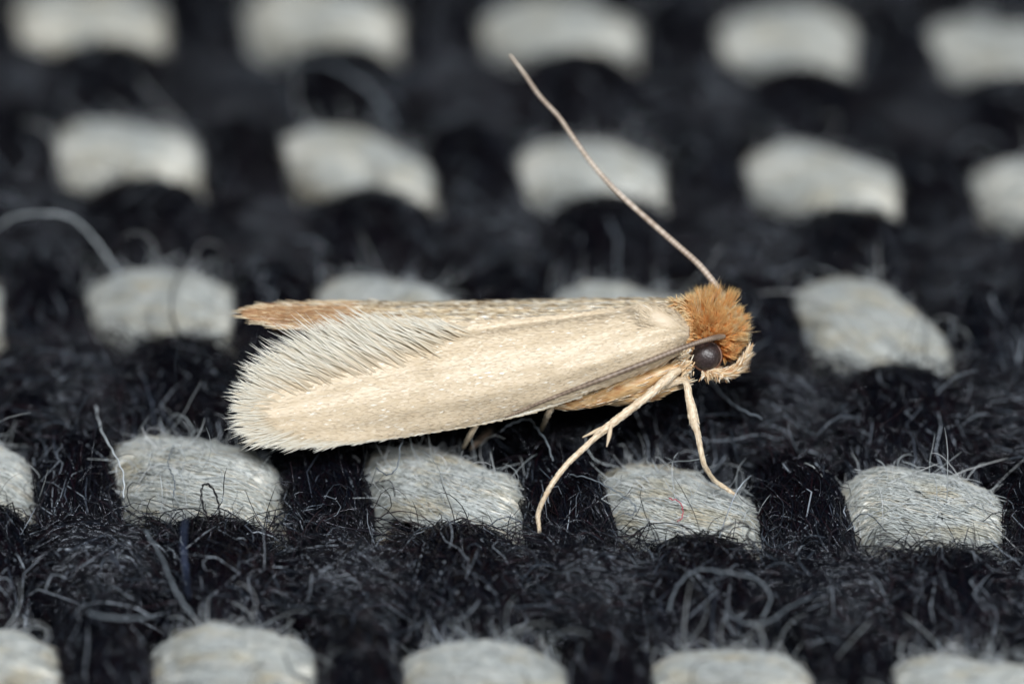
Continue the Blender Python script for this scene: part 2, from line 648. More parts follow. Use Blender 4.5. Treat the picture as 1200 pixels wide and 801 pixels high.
def fuzz(kind, k, t0, t1, per, K, length, rad, curl=1.0, out=.6, near=1., far=.35):
    """loose curling fibres that leave the yarn"""
    N = int(per * (t1 - t0))
    s = rng.uniform(t0, t1, N)
    ph = rng.uniform(.03, .97, N) * np.pi
    P0, N0, T0 = yarn_surface(kind, k, s, ph)
    m_ = keep_density(P0, near, far) & exposed(kind, k, s, P0)
    P0, N0, T0 = P0[m_], N0[m_], T0[m_]
    N = len(P0)
    if N == 0:
        return None, None
    d = T0 * rng.choice([-1, 1], (N, 1)) * rng.uniform(.2, 1, (N, 1)) + N0 * out * rng.uniform(.1, 1, (N, 1)) + rng.normal(0, .3, (N, 3))
    d /= np.linalg.norm(d, axis=1, keepdims=True)
    L = length * rng.uniform(.3, 1.0, N) ** 1.2 * rng.choice([1, 1, 1, 1.8], N)
    step = (L / (K - 1))[:, None]
    axis = rng.normal(0, 1, (N, 3)); axis /= np.linalg.norm(axis, axis=1, keepdims=True)
    kap = curl * rng.normal(0, 1, (N, 1)) * 3.6
    pts = [P0 - N0 * .02]
    for i in range(K - 1):
        pts.append(pts[-1] + d * step)
        turn = np.cross(axis, d)
        d = d + turn * kap * step * 1.6 + rng.normal(0, .055, (N, 3)) - np.array([0, 0, .04])
        d /= np.linalg.norm(d, axis=1, keepdims=True)
        kap = kap + rng.normal(0, .7, (N, 1))
    P = np.stack(pts, 1)
    R = rad * rng.uniform(.6, 1.4, (N, 1)) * np.linspace(1, .6, K)[None]
    R[:, -1] *= .3
    return P, R


def fib_obj(name, pr, mat, parent):
    P, R = pr
    if P is None or len(P) == 0:
        return
    tube_obj(name, P, R, mat, parent, 3, 'stuff')


XS, YS = 2.85, 3.35      # mm per column step, per row step
rows_w = [-3, -2, -1, 0, 1, 2, 3, 4, 5]
for r in rows_w:
    y = yarn_core('weft', float(r), C0, C1, MAT['white_yarn'], 'white_weft_yarn', 190, 22)
    fib_obj('laid_fibres', lay_fibres('weft', float(r), -1.6, 4.7, 1300, 7, 1.6, .09, .06, .0060, XS, (0, .09), top=(-.35, 1.1), near=1, far=.4), MAT['white_fibre'], y)
    fib_obj('loose_fuzz', fuzz('weft', float(r), -1.6, 4.7, 420, 8, .6, .0055, .9, .5, far=.5), MAT['white_fuzz'], y)
rows_b = [x + .5 for x in [-3, -2, -1, 0, 1, 2, 3, 4, 5]]
for r in rows_b:
    y = yarn_core('weft', r, C0, C1, MAT['black_yarn'], 'black_weft_yarn', 170, 16)
    fib_obj('laid_fibres', lay_fibres('weft', r, -1.6, 4.7, 1300, 7, 1.1, .32, .20, .0078, XS, (0, .12)), MAT['black_fibre'], y)
    fib_obj('loose_fuzz', fuzz('weft', r, -1.6, 4.7, 420, 8, .75, .0066, 1.2, .6), MAT['black_fuzz'], y)
c = C0 + .3
for k in np.arange(-2, 6.01, .5):
    odd = abs(k - round(k)) < .01
    y = yarn_core('warp', float(k), R0 - .3, R1 + .2, MAT['black_yarn'], 'black_warp_yarn', 190, 16)
    if k < -1.6 or k > 4.8:
        continue
    fib_obj('laid_fibres', lay_fibres('warp', float(k), -1.2, 5.0, 1150 if odd else 900, 7, 1.0, .32, .20, .0078, YS, (0, .12)), MAT['black_fibre'], y)
    fib_obj('loose_fuzz', fuzz('warp', float(k), -1.2, 5.0, 420 if odd else 360, 8, .75, .0066, 1.2, .6), MAT['black_fuzz'], y)

# loose wool matted over the black yarns, bridging from one to the next
def matted(N, K, length, rad):
    u = rng.uniform(-.6, 4.5, N); v = rng.uniform(-.6, 4.6, N)
    near = rng.random(N) < .6
    v = np.where(near, np.floor(v) + rng.normal(.5, .14, N), v)
    a = np.where(near, rng.normal(0, .5, N), rng.normal(1.4, .6, N)) + np.pi * (rng.random(N) < .5)
    L = length * rng.uniform(.35, 1.5, N)
    kap = rng.normal(0, 2.2, N)
    h = rng.uniform(-.13, .02, N)
    st = L / (K - 1)
    U, Vv, H = [u], [v], [h]
    ph = rng.uniform(0, 6.28, N); am = rng.uniform(.02, .12, N)
    for i in range(K - 1):
        u = u + np.cos(a) * st / XS; v = v - np.sin(a) * st / YS
        a = a + kap * st + rng.normal(0, .10, N)
        kap = kap + rng.normal(0, .9, N)
        U.append(u); Vv.append(v)
        H.append(h + am * np.sin(ph + i * .75) - .10 * (abs(i / (K - 1) - .5) * 2) ** 4)
    U, Vv, H = np.stack(U, 1), np.stack(Vv, 1), np.stack(H, 1)
    over = ((np.abs(U - np.round(U)) < .34) & (np.abs(Vv - np.round(Vv)) < .22)).any(1) & (rng.random(N) > .035)
    xy = grid(np.clip(U, -2, 5.9), np.clip(Vv, -2, 5.4))
    P = np.concatenate([xy, (H + zsurf(xy[..., 1]))[..., None]], -1)
    m_ = ~over & keep_density(P[:, K // 2], 1, .3)
    P = P[m_]
    R = rad * rng.uniform(.6, 1.4, (len(P), 1)) * np.ones((1, K))
    R[:, 0] *= .3; R[:, -1] *= .3
    return P, R


fib_obj('matted_wool', matted(19000, 9, .9, .0066), MAT['black_fuzz'], cloth)

# ------------------------------------------------------------------ the moth
moth = bpy.data.objects.new('moth', None)
COL.objects.link(moth)
moth.location = tuple(on_cloth(600, 520, 0.0))
moth['label'] = 'small cream moth with orange tufted head standing on the woven cloth'
moth['category'] = 'moth'
bpy.context.view_layer.update()


def interp(tab, x):
    t = np.array(tab, float)
    # smooth interpolation through the table
    xs = np.linspace(t[0, 0], t[-1, 0], 400)
    q = np.interp(xs, t[:, 0], t[:, 1])
    ker = np.hanning(15); ker /= ker.sum()
    qp = np.concatenate([np.full(7, q[0]), q, np.full(7, q[-1])])
    # keep ends
    qs = np.convolve(qp, ker, 'valid')
    return np.interp(x, xs, qs)


UPT = [(296, 481), (299, 469), (306, 457), (320, 443), (350, 423), (400, 400), (450, 388), (500, 380), (560, 374), (640, 369),
       (720, 360), (770, 354), (790, 356), (800, 362), (808, 374)]
LOT = [(296, 483), (300, 495), (308, 505), (325, 515), (350, 520), (400, 521), (450, 515), (500, 507), (560, 497), (600, 487),
       (660, 471), (720, 450), (770, 430), (795, 416), (808, 402)]


def wing_n(x, t):
    """how far the near wing bulges towards the lens"""
    w = np.clip((x - 296) / 260, 0, 1) ** .8
    bul = .12 + .25 * np.sin(np.pi * np.clip(t, 0, 1) ** .85) * w + .16 * np.clip((x - 560) / 250, 0, 1)
    bul = bul - .28 * w * np.clip(t - .8, 0, 1) ** 1.2 * 3 * np.clip((x - 400) / 220, .12, 1)
    # fine folds along the wing
    bul = bul + .005 * np.sin(t * 19 + x * .004) + .004 * np.sin(t * 33 - x * .013) + .006 * np.sin(x * .05 + 3 * np.sin(t * 5))
    crease = np.exp(-((t - (.93 - .1 * np.clip((640 - x) / 200, 0, 1))) / .035) ** 2) * np.clip((x - 420) / 90, 0, 1) * np.clip((760 - x) / 60, 0, 1)
    bul = bul - .05 * crease
    # shoulder rolls back towards the neck
    bul = bul - .20 * np.clip((x - 778) / 30, 0, 1) ** 2
    # shallow dents and swellings that catch the flash
    for gx, gt, sx, st, am in ((508, .62, 16, .10, .030), (650, .42, 14, .09, .028), (690, .36, 22, .07, .022), (735, .40, 16, .08, .025),
                               (600, .75, 30, .10, .012), (420, .35, 26, .12, .012), (560, .25, 30, .1, .012)):
        bul = bul + am * np.exp(-((x - gx) / sx) ** 2 - ((t - gt) / st) ** 2)
    return bul


def wing_pt(x, t):
    u = interp(UPT, x); l = interp(LOT, x)
    return M(x, l + (u - l) * t, wing_n(x, t))


nx_, nt_ = 150, 44
xs = 296 + (808 - 296) * (.5 - .5 * np.cos(np.linspace(0, np.pi, nx_))) * .5 + (808 - 296) * np.linspace(0, 1, nx_) * .5
ts = np.linspace(0, 1, nt_)
XX, TT = np.meshgrid(xs, ts, indexing='ij')
V = wing_pt(XX, TT)
idx = np.arange(nx_ * nt_).reshape(nx_, nt_)
F = np.stack([idx[:-1, :-1], idx[1:, :-1], idx[1:, 1:], idx[:-1, 1:]], -1).reshape(-1, 4)
near_wing = link_mesh('forewing', V.reshape(-1, 3), F, MAT['wing'], moth)
near_wing['label'] = 'near forewing, smooth cream with white fringe'
sol = near_wing.modifiers.new('thickness', 'SOLIDIFY'); sol.thickness = .03; sol.offset = -1


def scales_on(fn, count, xr, tr, mat, parent, length, width, name='wing_scales', dirfn=None, lift=.16, jit=.10):
    x = rng.uniform(xr[0], xr[1], count); t = rng.uniform(tr[0], tr[1], count)
    p = fn(x, t)
    e = fn(x - 2, t) - p
    e /= np.linalg.norm(e, axis=1, keepdims=True) + 1e-9
    f = fn(x, np.clip(t + .01, 0, 1.02)) - fn(x, t - .01)
    f /= np.linalg.norm(f, axis=1, keepdims=True) + 1e-9
    nn = np.cross(f, e)
    nn /= np.linalg.norm(nn, axis=1, keepdims=True) + 1e-9
    sgn = np.sign(nn @ (-FWD)); sgn[sgn == 0] = 1
    nn *= sgn[:, None]
    a = rng.normal(0, jit, count)[:, None]
    d = e * np.cos(a) + f * np.sin(a)
    s_ = np.cross(nn, d)
    L = length * rng.uniform(.6, 1.3, count)[:, None]; Wd = width * rng.uniform(.6, 1.3, count)[:, None]
    up = (lift * rng.uniform(0.1, 1.2, count))[:, None]
    roll = rng.normal(0, .10, count)[:, None]
    s2 = s_ + nn * roll
    d2 = d + nn * up
    p = p + nn * .006
    v = np.stack([p, p + d2 * L * .55 + s2 * Wd * .5, p + d2 * L, p + d2 * L * .55 - s2 * Wd * .5], 1)
    Fq = np.arange(count * 4).reshape(count, 4)
    rn = np.broadcast_to(rng.random(count)[:, None], (count, 4))
    o = link_mesh(name, v.reshape(-1, 3), Fq, mat, parent, {'rnd': rn, 'along': rn}, smooth=False)
    o['kind'] = 'stuff'
    return o


scales_on(wing_pt, 15000, (300, 806), (.01, .99), MAT['scale'], near_wing, .085, .024, lift=.035, jit=.06)

# far wing and the rolled ridge of the roof
TOP = [(284, 368), (292, 362), (305, 358), (340, 355), (400, 353), (500, 354), (600, 352), (700, 350), (770, 350), (790, 353), (800, 360), (806, 370)]
BOT = [(284, 370), (292, 374), (305, 379), (330, 386), (380, 388), (420, 402), (470, 400), (540, 392), (640, 384), (720, 376), (780, 372), (800, 372), (806, 374)]


def far_pt(x, t):
    """t 0..0.5 front strip up to the ridge, 0.5..1 down the far side"""
    u = interp(TOP, x); l = interp(BOT, x)
    x = np.asarray(x, float)
    h = l - u
    th = np.clip(t / .45, 0, 1) * np.pi / 2
    py = u + h * (1 - np.sin(th))
    n = -.10 - .30 * (1 - np.cos(th)) * np.clip(h / 20, .1, 1.6)
    q = np.clip((t - .45) / .55, 0, 1) * 1.35 * np.clip((x - 284) / 60, .05, 1) * np.clip((830 - x) / 120, .2, 1)
    qq = q
    py = py + 34.2 * qq * np.clip(qq / .3, 0, 1)
    n = n - .94 * qq
    n = n + .012 * np.sin(t * 60 + x * .02)
    return M(x, py, n)


xs = np.linspace(284, 806, 120); ts = np.linspace(0, 1, 36)
XX, TT = np.meshgrid(xs, ts, indexing='ij')
V = far_pt(XX, TT)
idx = np.arange(120 * 36).reshape(120, 36)
F = np.stack([idx[:-1, :-1], idx[1:, :-1], idx[1:, 1:], idx[:-1, 1:]], -1).reshape(-1, 4)
far_wing = link_mesh('forewing', V.reshape(-1, 3), F, MAT['far_wing'], moth)
far_wing['label'] = 'far forewing, brown at its tip behind the near one'
sol = far_wing.modifiers.new('thickness', 'SOLIDIFY'); sol.thickness = .025; sol.offset = -1
scales_on(far_pt, 2600, (430, 800), (.02, .45), MAT['ridge_scale'], far_wing, .14, .028, lift=.12)


def hair_set(name, root, direc, L, rad, mat, parent, bend=None, K=6, prof=None, sides=3):
    q = np.linspace(0, 1, K)[None, :, None]
    P = root[:, None] + direc[:, None] * (L[:, None, None] * q)
    if bend is not None:
        P = P + bend[:, None] * (L[:, None, None] * q ** 2)
    pr = np.array([.7, 1, 1, .85, .6, .08]) if prof is None else prof
    R = rad[:, None] * pr[None]
    return tube_obj(name, P, R, mat, parent, sides, 'stuff')


def ribbon_set(name, root, direc, L, width, mat, parent, bend, facing, K=6):
    """flat lance-shaped scales"""
    q = np.linspace(0, 1, K)[None, :, None]
    P = root[:, None] + direc[:, None] * (L[:, None, None] * q) + bend[:, None] * (L[:, None, None] * q ** 2)
    side = np.cross(direc, facing)
    side /= np.linalg.norm(side, axis=1, keepdims=True)
    w = width[:, None] * np.array([.6, .95, 1, .85, .55, .04])[None]
    V = np.stack([P - side[:, None] * w[..., None], P + side[:, None] * w[..., None]], 2)
    n_ = len(root)
    idx = np.arange(n_ * K * 2).reshape(n_, K, 2)
    F = np.stack([idx[:, :-1, 0], idx[:, :-1, 1], idx[:, 1:, 1], idx[:, 1:, 0]], -1).reshape(-1, 4)
    rn = np.broadcast_to(rng.random(n_)[:, None, None], (n_, K, 2))
    al = np.broadcast_to(np.linspace(0, 1, K)[None, :, None], (n_, K, 2))
    o = link_mesh(name, V.reshape(-1, 3), F, mat, parent, {'rnd': rn, 'along': al})
    o['kind'] = 'stuff'
    return o


# fringe of the near wing. polyline of roots with direction (deg, 180 = towards the tail) and length px
FR = [(540, 382, 168, 28), (480, 394, 157, 66), (440, 405, 152, 70), (400, 417, 150, 70), (360, 431, 152, 58), (330, 445, 156, 50),
      (308, 460, 162, 40), (299, 474, 172, 34), (298, 487, 184, 32), (304, 500, 192, 34), (320, 511, 196, 34), (345, 517, 193, 32),
      (385, 519, 189, 30), (430, 516, 186, 24), (490, 508, 184, 14), (560, 497, 184, 12), (620, 484, 186, 10), (680, 465, 190, 7)]
FRa = np.array(FR, float)
seg = np.concatenate([[0], np.cumsum(np.hypot(np.diff(FRa[:, 0]), np.diff(FRa[:, 1])))])
seg = np.concatenate([[0], np.cumsum(np.diff(seg) + 4)])


def fringe(N, inset, lenk, rad, ntop, jit):
    s = rng.uniform(0, seg[-1], N)
    s = s * 1.0
    x = np.interp(s, seg, FRa[:, 0]); y = np.interp(s, seg, FRa[:, 1])
    a = np.radians(np.interp(s, seg, FRa[:, 2]) + rng.normal(0, jit, N)); L = np.interp(s, seg, FRa[:, 3]) / 100
    # clumping
    a += .10 * np.sin(s * .55 + 1.3 * np.sin(s * .13))
    L = L * (1 + .14 * np.sin(s * .41) + .08 * np.sin(s * 1.1))
    ins = rng.uniform(-.2, 1, N) * inset
    L2 = L * lenk * rng.uniform(.55, 1.12, N)
    rx = x - np.cos(a) * ins * L * 100; ry = y + np.sin(a) * ins * L * 100
    u = interp(UPT, rx); l = interp(LOT, rx)
    t = np.clip((ry - l) / (u - l + 1e-6), 0, 1)
    n0 = wing_n(rx, t) + ntop * rng.uniform(.2, 1, N)
    root = M(rx, ry, n0)
    d = np.cos(a)[:, None] * RIGHT + np.sin(a)[:, None] * UP + (-FWD) * rng.normal(.0, .02, N)[:, None]
    bend = UP[None] * rng.normal(0, .07, N)[:, None] + (-FWD)[None] * rng.normal(-.02, .025, N)[:, None]
    return root, d, L2, rad * rng.uniform(.6, 1.3, N), bend


r_, d_, L_, ra_, be_ = fringe(3600, .62, .80, .0082, .004, 3)
fac = (-FWD)[None] + UP[None] * .5 + rng.normal(0, .07, (len(r_), 3))
ribbon_set('wing_fringe', r_, d_, L_ * 1.1, ra_, MAT['fringe'], near_wing, be_, fac)
r_, d_, L_, ra_, be_ = fringe(1500, .15, .92, .0068, -.01, 5)
fac = (-FWD)[None] + UP[None] * .5 + rng.normal(0, .10, (len(r_), 3))
ribbon_set('wing_fringe', r_, d_, L_ * 1.05, ra_, MAT['fringe'], near_wing, be_, fac)

# thin fringe on the far wing's tip and outer edge
N = 420
x = rng.uniform(286, 470, N)
t = np.where(rng.random(N) < .7, rng.uniform(.3, .45, N), rng.uniform(0, .1, N))
rt = far_pt(x, t)
a = np.radians(rng.normal(178, 5, N))
d = np.cos(a)[:, None] * RIGHT + np.sin(a)[:, None] * UP
hair_set('wing_fringe', rt, d, rng.uniform(.08, .22, N), rng.uniform(.0035, .007, N), MAT['ridge_scale'], far_wing,
         UP[None] * rng.normal(0, .06, N)[:, None])
N = 600
x = rng.uniform(292, 450, N)
rt = far_pt(x, rng.uniform(.05, .42, N)) + (-FWD) * .006
a = np.radians(rng.normal(180, 4, N))
d = np.cos(a)[:, None] * RIGHT + np.sin(a)[:, None] * UP
hair_set('tip_scales', rt, d, rng.uniform(.08, .22, N), rng.uniform(.003, .006, N), MAT['tip_scale'], far_wing)
# pale streak scales lying along the ridge
N = 260
x = rng.uniform(430, 790, N)
rt = far_pt(x, rng.uniform(.08, .44, N)) + (-FWD) * .02
a = np.radians(rng.normal(181, 3, N))
d = np.cos(a)[:, None] * RIGHT + np.sin(a)[:, None] * UP
hair_set('streak_scales', rt, d, rng.uniform(.1, .32, N), rng.uniform(.004, .010, N), MAT['fringe'], far_wing)

# tegula over the wing base
m_, tp, tr_ = None, None, None


def tegula(x, t):
    # x 0..1 along, t 0..1 across
    cx = 750 + 50 * x; half = 15 * np.sin(np.pi * np.clip(.12 + .80 * x, 0, 1)) ** .7
    cy = 368 + 22 * x
    py = cy + (t - .5) * 2 * half * .9
    n = wing_n(cx, .7) + .018 + .03 * np.sin(np.pi * t) * np.sin(np.pi * np.clip(.1 + .85 * x, 0, 1))
    return M(cx, py, n)


XX, TT = np.meshgrid(np.linspace(0, 1, 24), np.linspace(0, 1, 14), indexing='ij')
V = tegula(XX, TT)
idx = np.arange(24 * 14).reshape(24, 14)
F = np.stack([idx[:-1, :-1], idx[1:, :-1], idx[1:, 1:], idx[:-1, 1:]], -1).reshape(-1, 4)
teg = link_mesh('shoulder_scale_lobe', V.reshape(-1, 3), F, MAT['wing'], moth)
sol = teg.modifiers.new('thickness', 'SOLIDIFY'); sol.thickness = .02; sol.offset = -1
N = 1100
rx = rng.uniform(.22, 1, N); rt_ = rng.uniform(0, 1, N)
rt = tegula(rx, rt_) + (-FWD) * .004
a = np.radians(rng.normal(158, 9, N))
d = np.cos(a)[:, None] * RIGHT + np.sin(a)[:, None] * UP
hair_set('lobe_scales', rt, d, rng.uniform(.08, .22, N), rng.uniform(.004, .010, N), MAT['scale'], teg)

# body: tail to face in one continuous loft. px, py, n, radius, squash
body_pts = [(430, 447, -.55, .05), (470, 443, -.5, .22), (540, 440, -.45, .33), (620, 433, -.42, .38), (680, 420, -.42, .45), (730, 408, -.42, .52),
            (770, 397, -.42, .47), (795, 394, -.36, .36), (810, 396, -.28, .29), (824, 394, -.2, .33), (838, 393, -.16, .33), (851, 398, -.14, .26), (861, 406, -.12, .16), (866, 410, -.12, .04)]
body, BP, BR = limb('body', body_pts, MAT['body'], moth, sides=36, n=90)

# coxae and femora tucked under the thorax
for nm, pts in (('coxa', [(668, 470, -.15, .02), (690, 470, .02, .085), (730, 455, .12, .115), (770, 440, .18, .10), (792, 430, .18, .06)]),
                ('coxa', [(650, 475, -.05, .035), (668, 474, .02, .065), (700, 465, .06, .075), (740, 450, .08, .06), (760, 440, .05, .03)]),
                ('coxa', [(700, 468, -.15, .04), (722, 466, -.05, .09), (760, 458, .08, .125), (790, 449, .12, .085), (805, 444, .12, .045)])):
    o, P_, R_ = limb(nm, pts, MAT['coxa'], moth, sides=20, n=34)
    dress(P_, R_, 170, .10, .007, MAT['palp_scale'], o, 'coxa_scales', .2)


def leg(label, parts, count):
    """parts: rows px,py,n,r from hip to claw - one continuous mesh"""
    parts = [(a, b_, c_, r_ * .76) for a, b_, c_, r_ in parts]
    o, P_, R_ = limb('leg', parts, MAT['leg'], moth, sides=12, n=70)
    if label:
        o['label'] = label
    dress(P_, R_, count, .05, .0045, MAT['leg_scale'], o, 'leg_scales', .10)
    return o


nf = n_cloth(632, 622, .02)
o = leg('near middle leg, long pale shin with two spurs', [(795, 434, .25, .055), (786, 440, .32, .066), (760, 463, .38, .062), (730, 486, .42, .060), (707, 504, .48, .056),
         (700, 510, .5, .040), (682, 527, .56, .039), (664, 544, .62, .038), (648, 565, .68, .034), (637, 585, (.68 + nf) / 2, .030), (631, 602, nf - .01, .027), (632, 620, nf, .020)], 900)
for pts in ([(712, 499, .46, .022), (700, 504, .47, .024), (683, 512, .46, .008)], [(716, 498, .50, .020), (714, 510, .53, .026), (711, 523, .55, .006)]):
    limb('spur', pts, MAT['leg'], o, sides=8, n=12)
nf2 = n_cloth(860, 578, .06)
leg('near front leg, knee bent below the eye', [(740, 462, .1, .05), (775, 452, .2, .07), (797, 446, .26, .055), (804, 449, .30, .050), (807, 463, .32, .058), (811, 480, .34, .075), (813, 492, .36, .072), (817, 505, .38, .042),
     (820, 520, .40, .038), (825, 543, .38, .036), (836, 561, .3 * .4 + nf2 * .6, .032), (848, 570, nf2, .028), (860, 578, nf2, .018)], 800)
# claws of the front foot
# legs of the far side and the hind leg, seen below the wing's edge
leg('thin end of the hind leg showing under the wing', [(590, 470, -.1, .05), (566, 484, .05, .050), (557, 498, .03, .048), (549, 513, -.2, .040), (543, 524, n_cloth(543, 524, .02), .016)], 200)
leg('thin leg end between the wing edge and the middle leg', [(670, 458, -.2, .05), (650, 468, -.02, .048), (645, 478, -.02, .048), (640, 490, -.2, .040), (634, 504, n_cloth(634, 504, .03), .016)], 200)
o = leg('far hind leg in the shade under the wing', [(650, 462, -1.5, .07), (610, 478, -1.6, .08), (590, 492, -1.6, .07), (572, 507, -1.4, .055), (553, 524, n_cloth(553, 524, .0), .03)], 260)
o.data.materials[0] = MAT['antenna']  # darker antenna brown paints the shade under the wing onto this leg

# ---------------------------------------------------------------- head
HC = M(832, 392, -.16)
EC = M(828, 417, .13)


def ell(name, c, rx_, ru, rn, mat, parent, nu=36, nv=24):
    th = np.linspace(0, np.pi, nv); ph = np.linspace(0, 2 * np.pi, nu, endpoint=False)
    a, b_ = np.meshgrid(th, ph, indexing='ij')
    V = c + (np.sin(a) * np.cos(b_))[..., None] * RIGHT * rx_ + (np.sin(a) * np.sin(b_))[..., None] * UP * ru + np.cos(a)[..., None] * (-FWD) * rn
    idx = np.arange(nv * nu).reshape(nv, nu)
    nx = np.roll(idx, -1, 1)
    F = np.stack([idx[:-1], idx[1:], nx[1:], nx[:-1]], -1).reshape(-1, 4)
    return link_mesh(name, V.reshape(-1, 3), F, mat, parent)


eye = ell('eye', EC, .168, .168, .14, MAT['eye'], moth)
# rim round the eye
a = np.linspace(0, 2 * np.pi, 41)
P = EC + (np.cos(a) * .168)[:, None] * RIGHT + (np.sin(a) * .168)[:, None] * UP + (-FWD) * .0
V, F, rn, al = tubes(P[None], np.full((1, 41), .020), 8)
link_mesh('eye_rim', V, F, MAT['eye_rim'], eye)


def tuft(N, lo, hi, mat, name, lenr, rad, centre, fan, nrange, swirl=0.0, curl=.35, clump=.6):
    """hairs rooted on the head between image angles lo..hi (deg, 0 right, 90 up), gathered in locks"""
    th = np.radians(rng.uniform(lo, hi, N))
    el = np.radians(rng.uniform(nrange[0], nrange[1], N))
    nd = (np.cos(th) * np.cos(el))[:, None] * RIGHT + (np.sin(th) * np.cos(el))[:, None] * UP + np.sin(el)[:, None] * (-FWD)
    root = HC + (nd @ RIGHT * .315)[:, None] * RIGHT + (nd @ UP * .32)[:, None] * UP + (nd @ -FWD * .34)[:, None] * (-FWD)
    g = rng.choice(N, fan, replace=False)
    d = (root - M(822, 410, -.1)) * 1.6 + nd * .35 + centre
    d -= (-FWD) * (d @ -FWD * .45)[:, None]
    d /= np.linalg.norm(d, axis=1, keepdims=True)
    gd = d[g] + rng.normal(0, .30, (fan, 3)); gd /= np.linalg.norm(gd, axis=1, keepdims=True)
    gl = rng.uniform(lenr[0], lenr[1], fan)
    gb = rng.normal(0, curl, (fan, 3)) + swirl * np.cross(gd, -FWD)
    gt = root[g] + (gd + gb * .6) * gl[:, None]
    fo = np.argmin(((root[:, None] - root[g][None]) ** 2).sum(-1), 1)
    L = gl[fo] * rng.uniform(.7, 1.12, N)
    tip = root + (d + rng.normal(0, .12, (N, 3))) * L[:, None]
    c_ = clump * rng.uniform(.5, 1.15, (N, 1))
    tip = tip * (1 - c_) + gt[fo] * c_
    dd = tip - root

    def clear(p, r):
        v_ = (p - EC) - ((p - EC) @ -FWD)[:, None] * (-FWD)
        return np.linalg.norm(v_, axis=1) > r
    keep = clear(root, .178) & clear(tip, .175) & clear((root + tip) / 2, .175)
    # parting where the raised antenna leaves the head
    ab = M(846, 352, -.1)
    keep &= np.linalg.norm((root + tip) / 2 - ab, axis=1) > .07
    root, dd, fo = root[keep], dd[keep], fo[keep]
    n_ = len(root)
    bend = gb[fo] * gl[fo][:, None] * .9 + rng.normal(0, .02, (n_, 3))
    return hair_set(name, root, dd - bend * .5, np.ones(n_), rad * rng.uniform(.6, 1.4, n_), mat, moth, bend * .8)


tuft(3600, 50, 195, MAT['tuft'], 'head_tuft', (.15, .29), .0042, RIGHT * -.10 + UP * .05, 120, (-25, 85), clump=.38, curl=.22)
tuft(500, 75, 175, MAT['tuft_pale'], 'head_tuft', (.17, .28), .0040, UP * .1, 60, (-20, 60), clump=.4)
tuft(2900, -22, 75, MAT['tuft'], 'head_tuft', (.09, .19), .0044, RIGHT * .05, 110, (-10, 85), -.25, clump=.38, curl=.22)
tuft(1300, -22, 85, MAT['tuft_pale'], 'head_tuft', (.10, .18), .0040, RIGHT * .1, 80, (-20, 55), -.3, clump=.4)
tuft(2200, 145, 345, MAT['tuft'], 'head_tuft', (.07, .16), .0046, RIGHT * -.1, 60, (5, 85), clump=.4)
# a few single bristles that stand clear
N = 14
th = np.radians(rng.uniform(-10, 130, N))
d = np.cos(th)[:, None] * RIGHT + np.sin(th)[:, None] * UP
hair_set('bristle', HC + d * .36, d, rng.uniform(.14, .26, N), np.full(N, .0035), MAT['tuft_pale'], moth)

# palps and scaled cheek
o, P_, R_ = limb('palp', [(832, 435, .12, .04), (848, 437, .14, .055), (860, 434, .13, .046), (868, 426, .12, .030), (874, 417, .11, .022), (878, 409, .1, .008)], MAT['coxa'], moth, sides=14, n=36)
dress(P_, R_, 520, .075, .006, MAT['palp_scale'], o, 'palp_scales', .35, (.02, .95))
o, P_, R_ = limb('palp', [(830, 434, -.25, .05), (848, 436, -.3, .06), (866, 431, -.3, .05), (873, 421, -.3, .03)], MAT['coxa'], moth, sides=12, n=24)
dress(P_, R_, 200, .10, .008, MAT['palp_scale'], o, 'palp_scales', .35)
N = 240
rt = M(rng.uniform(822, 852, N), rng.uniform(433, 441, N), rng.uniform(0, .2, N))
a = np.radians(rng.normal(-60, 30, N))
d = np.cos(a)[:, None] * RIGHT + np.sin(a)[:, None] * UP
hair_set('cheek_scales', rt, d, rng.uniform(.03, .10, N), np.full(N, .009), MAT['palp_scale'], moth)
# pale scales on the collar behind the eye
N = 420
rt = M(rng.normal(806, 3.5, N), rng.uniform(398, 436, N), rng.uniform(.05, .22, N))
a = np.radians(rng.normal(215, 28, N))
d = np.cos(a)[:, None] * RIGHT + np.sin(a)[:, None] * UP
hair_set('collar_scales', rt, d, rng.uniform(.05, .14, N), rng.uniform(.006, .011, N), MAT['palp_scale'], moth)
N = 900
rt = M(rng.normal(799, 6, N), rng.uniform(352, 404, N), rng.uniform(0, .26, N))
a = np.radians(rng.normal(172, 22, N))
d = np.cos(a)[:, None] * RIGHT + np.sin(a)[:, None] * UP
hair_set('collar_scales', rt, d, rng.uniform(.05, .15, N), rng.uniform(.005, .010, N), MAT['tuft_pale'], moth)

N = 520
ys_ = rng.uniform(358, 404, N)
rt = M(812 - 7 * np.abs((ys_ - 384) / 24) ** 2 + rng.normal(0, 1.5, N), ys_, rng.uniform(.12, .30, N))
a = np.radians(rng.normal(176, 20, N))
d = np.cos(a)[:, None] * RIGHT + np.sin(a)[:, None] * UP
hair_set('collar_scales', rt, d, rng.uniform(.06, .17, N), rng.uniform(.005, .009, N), MAT['tuft_pale'], moth)

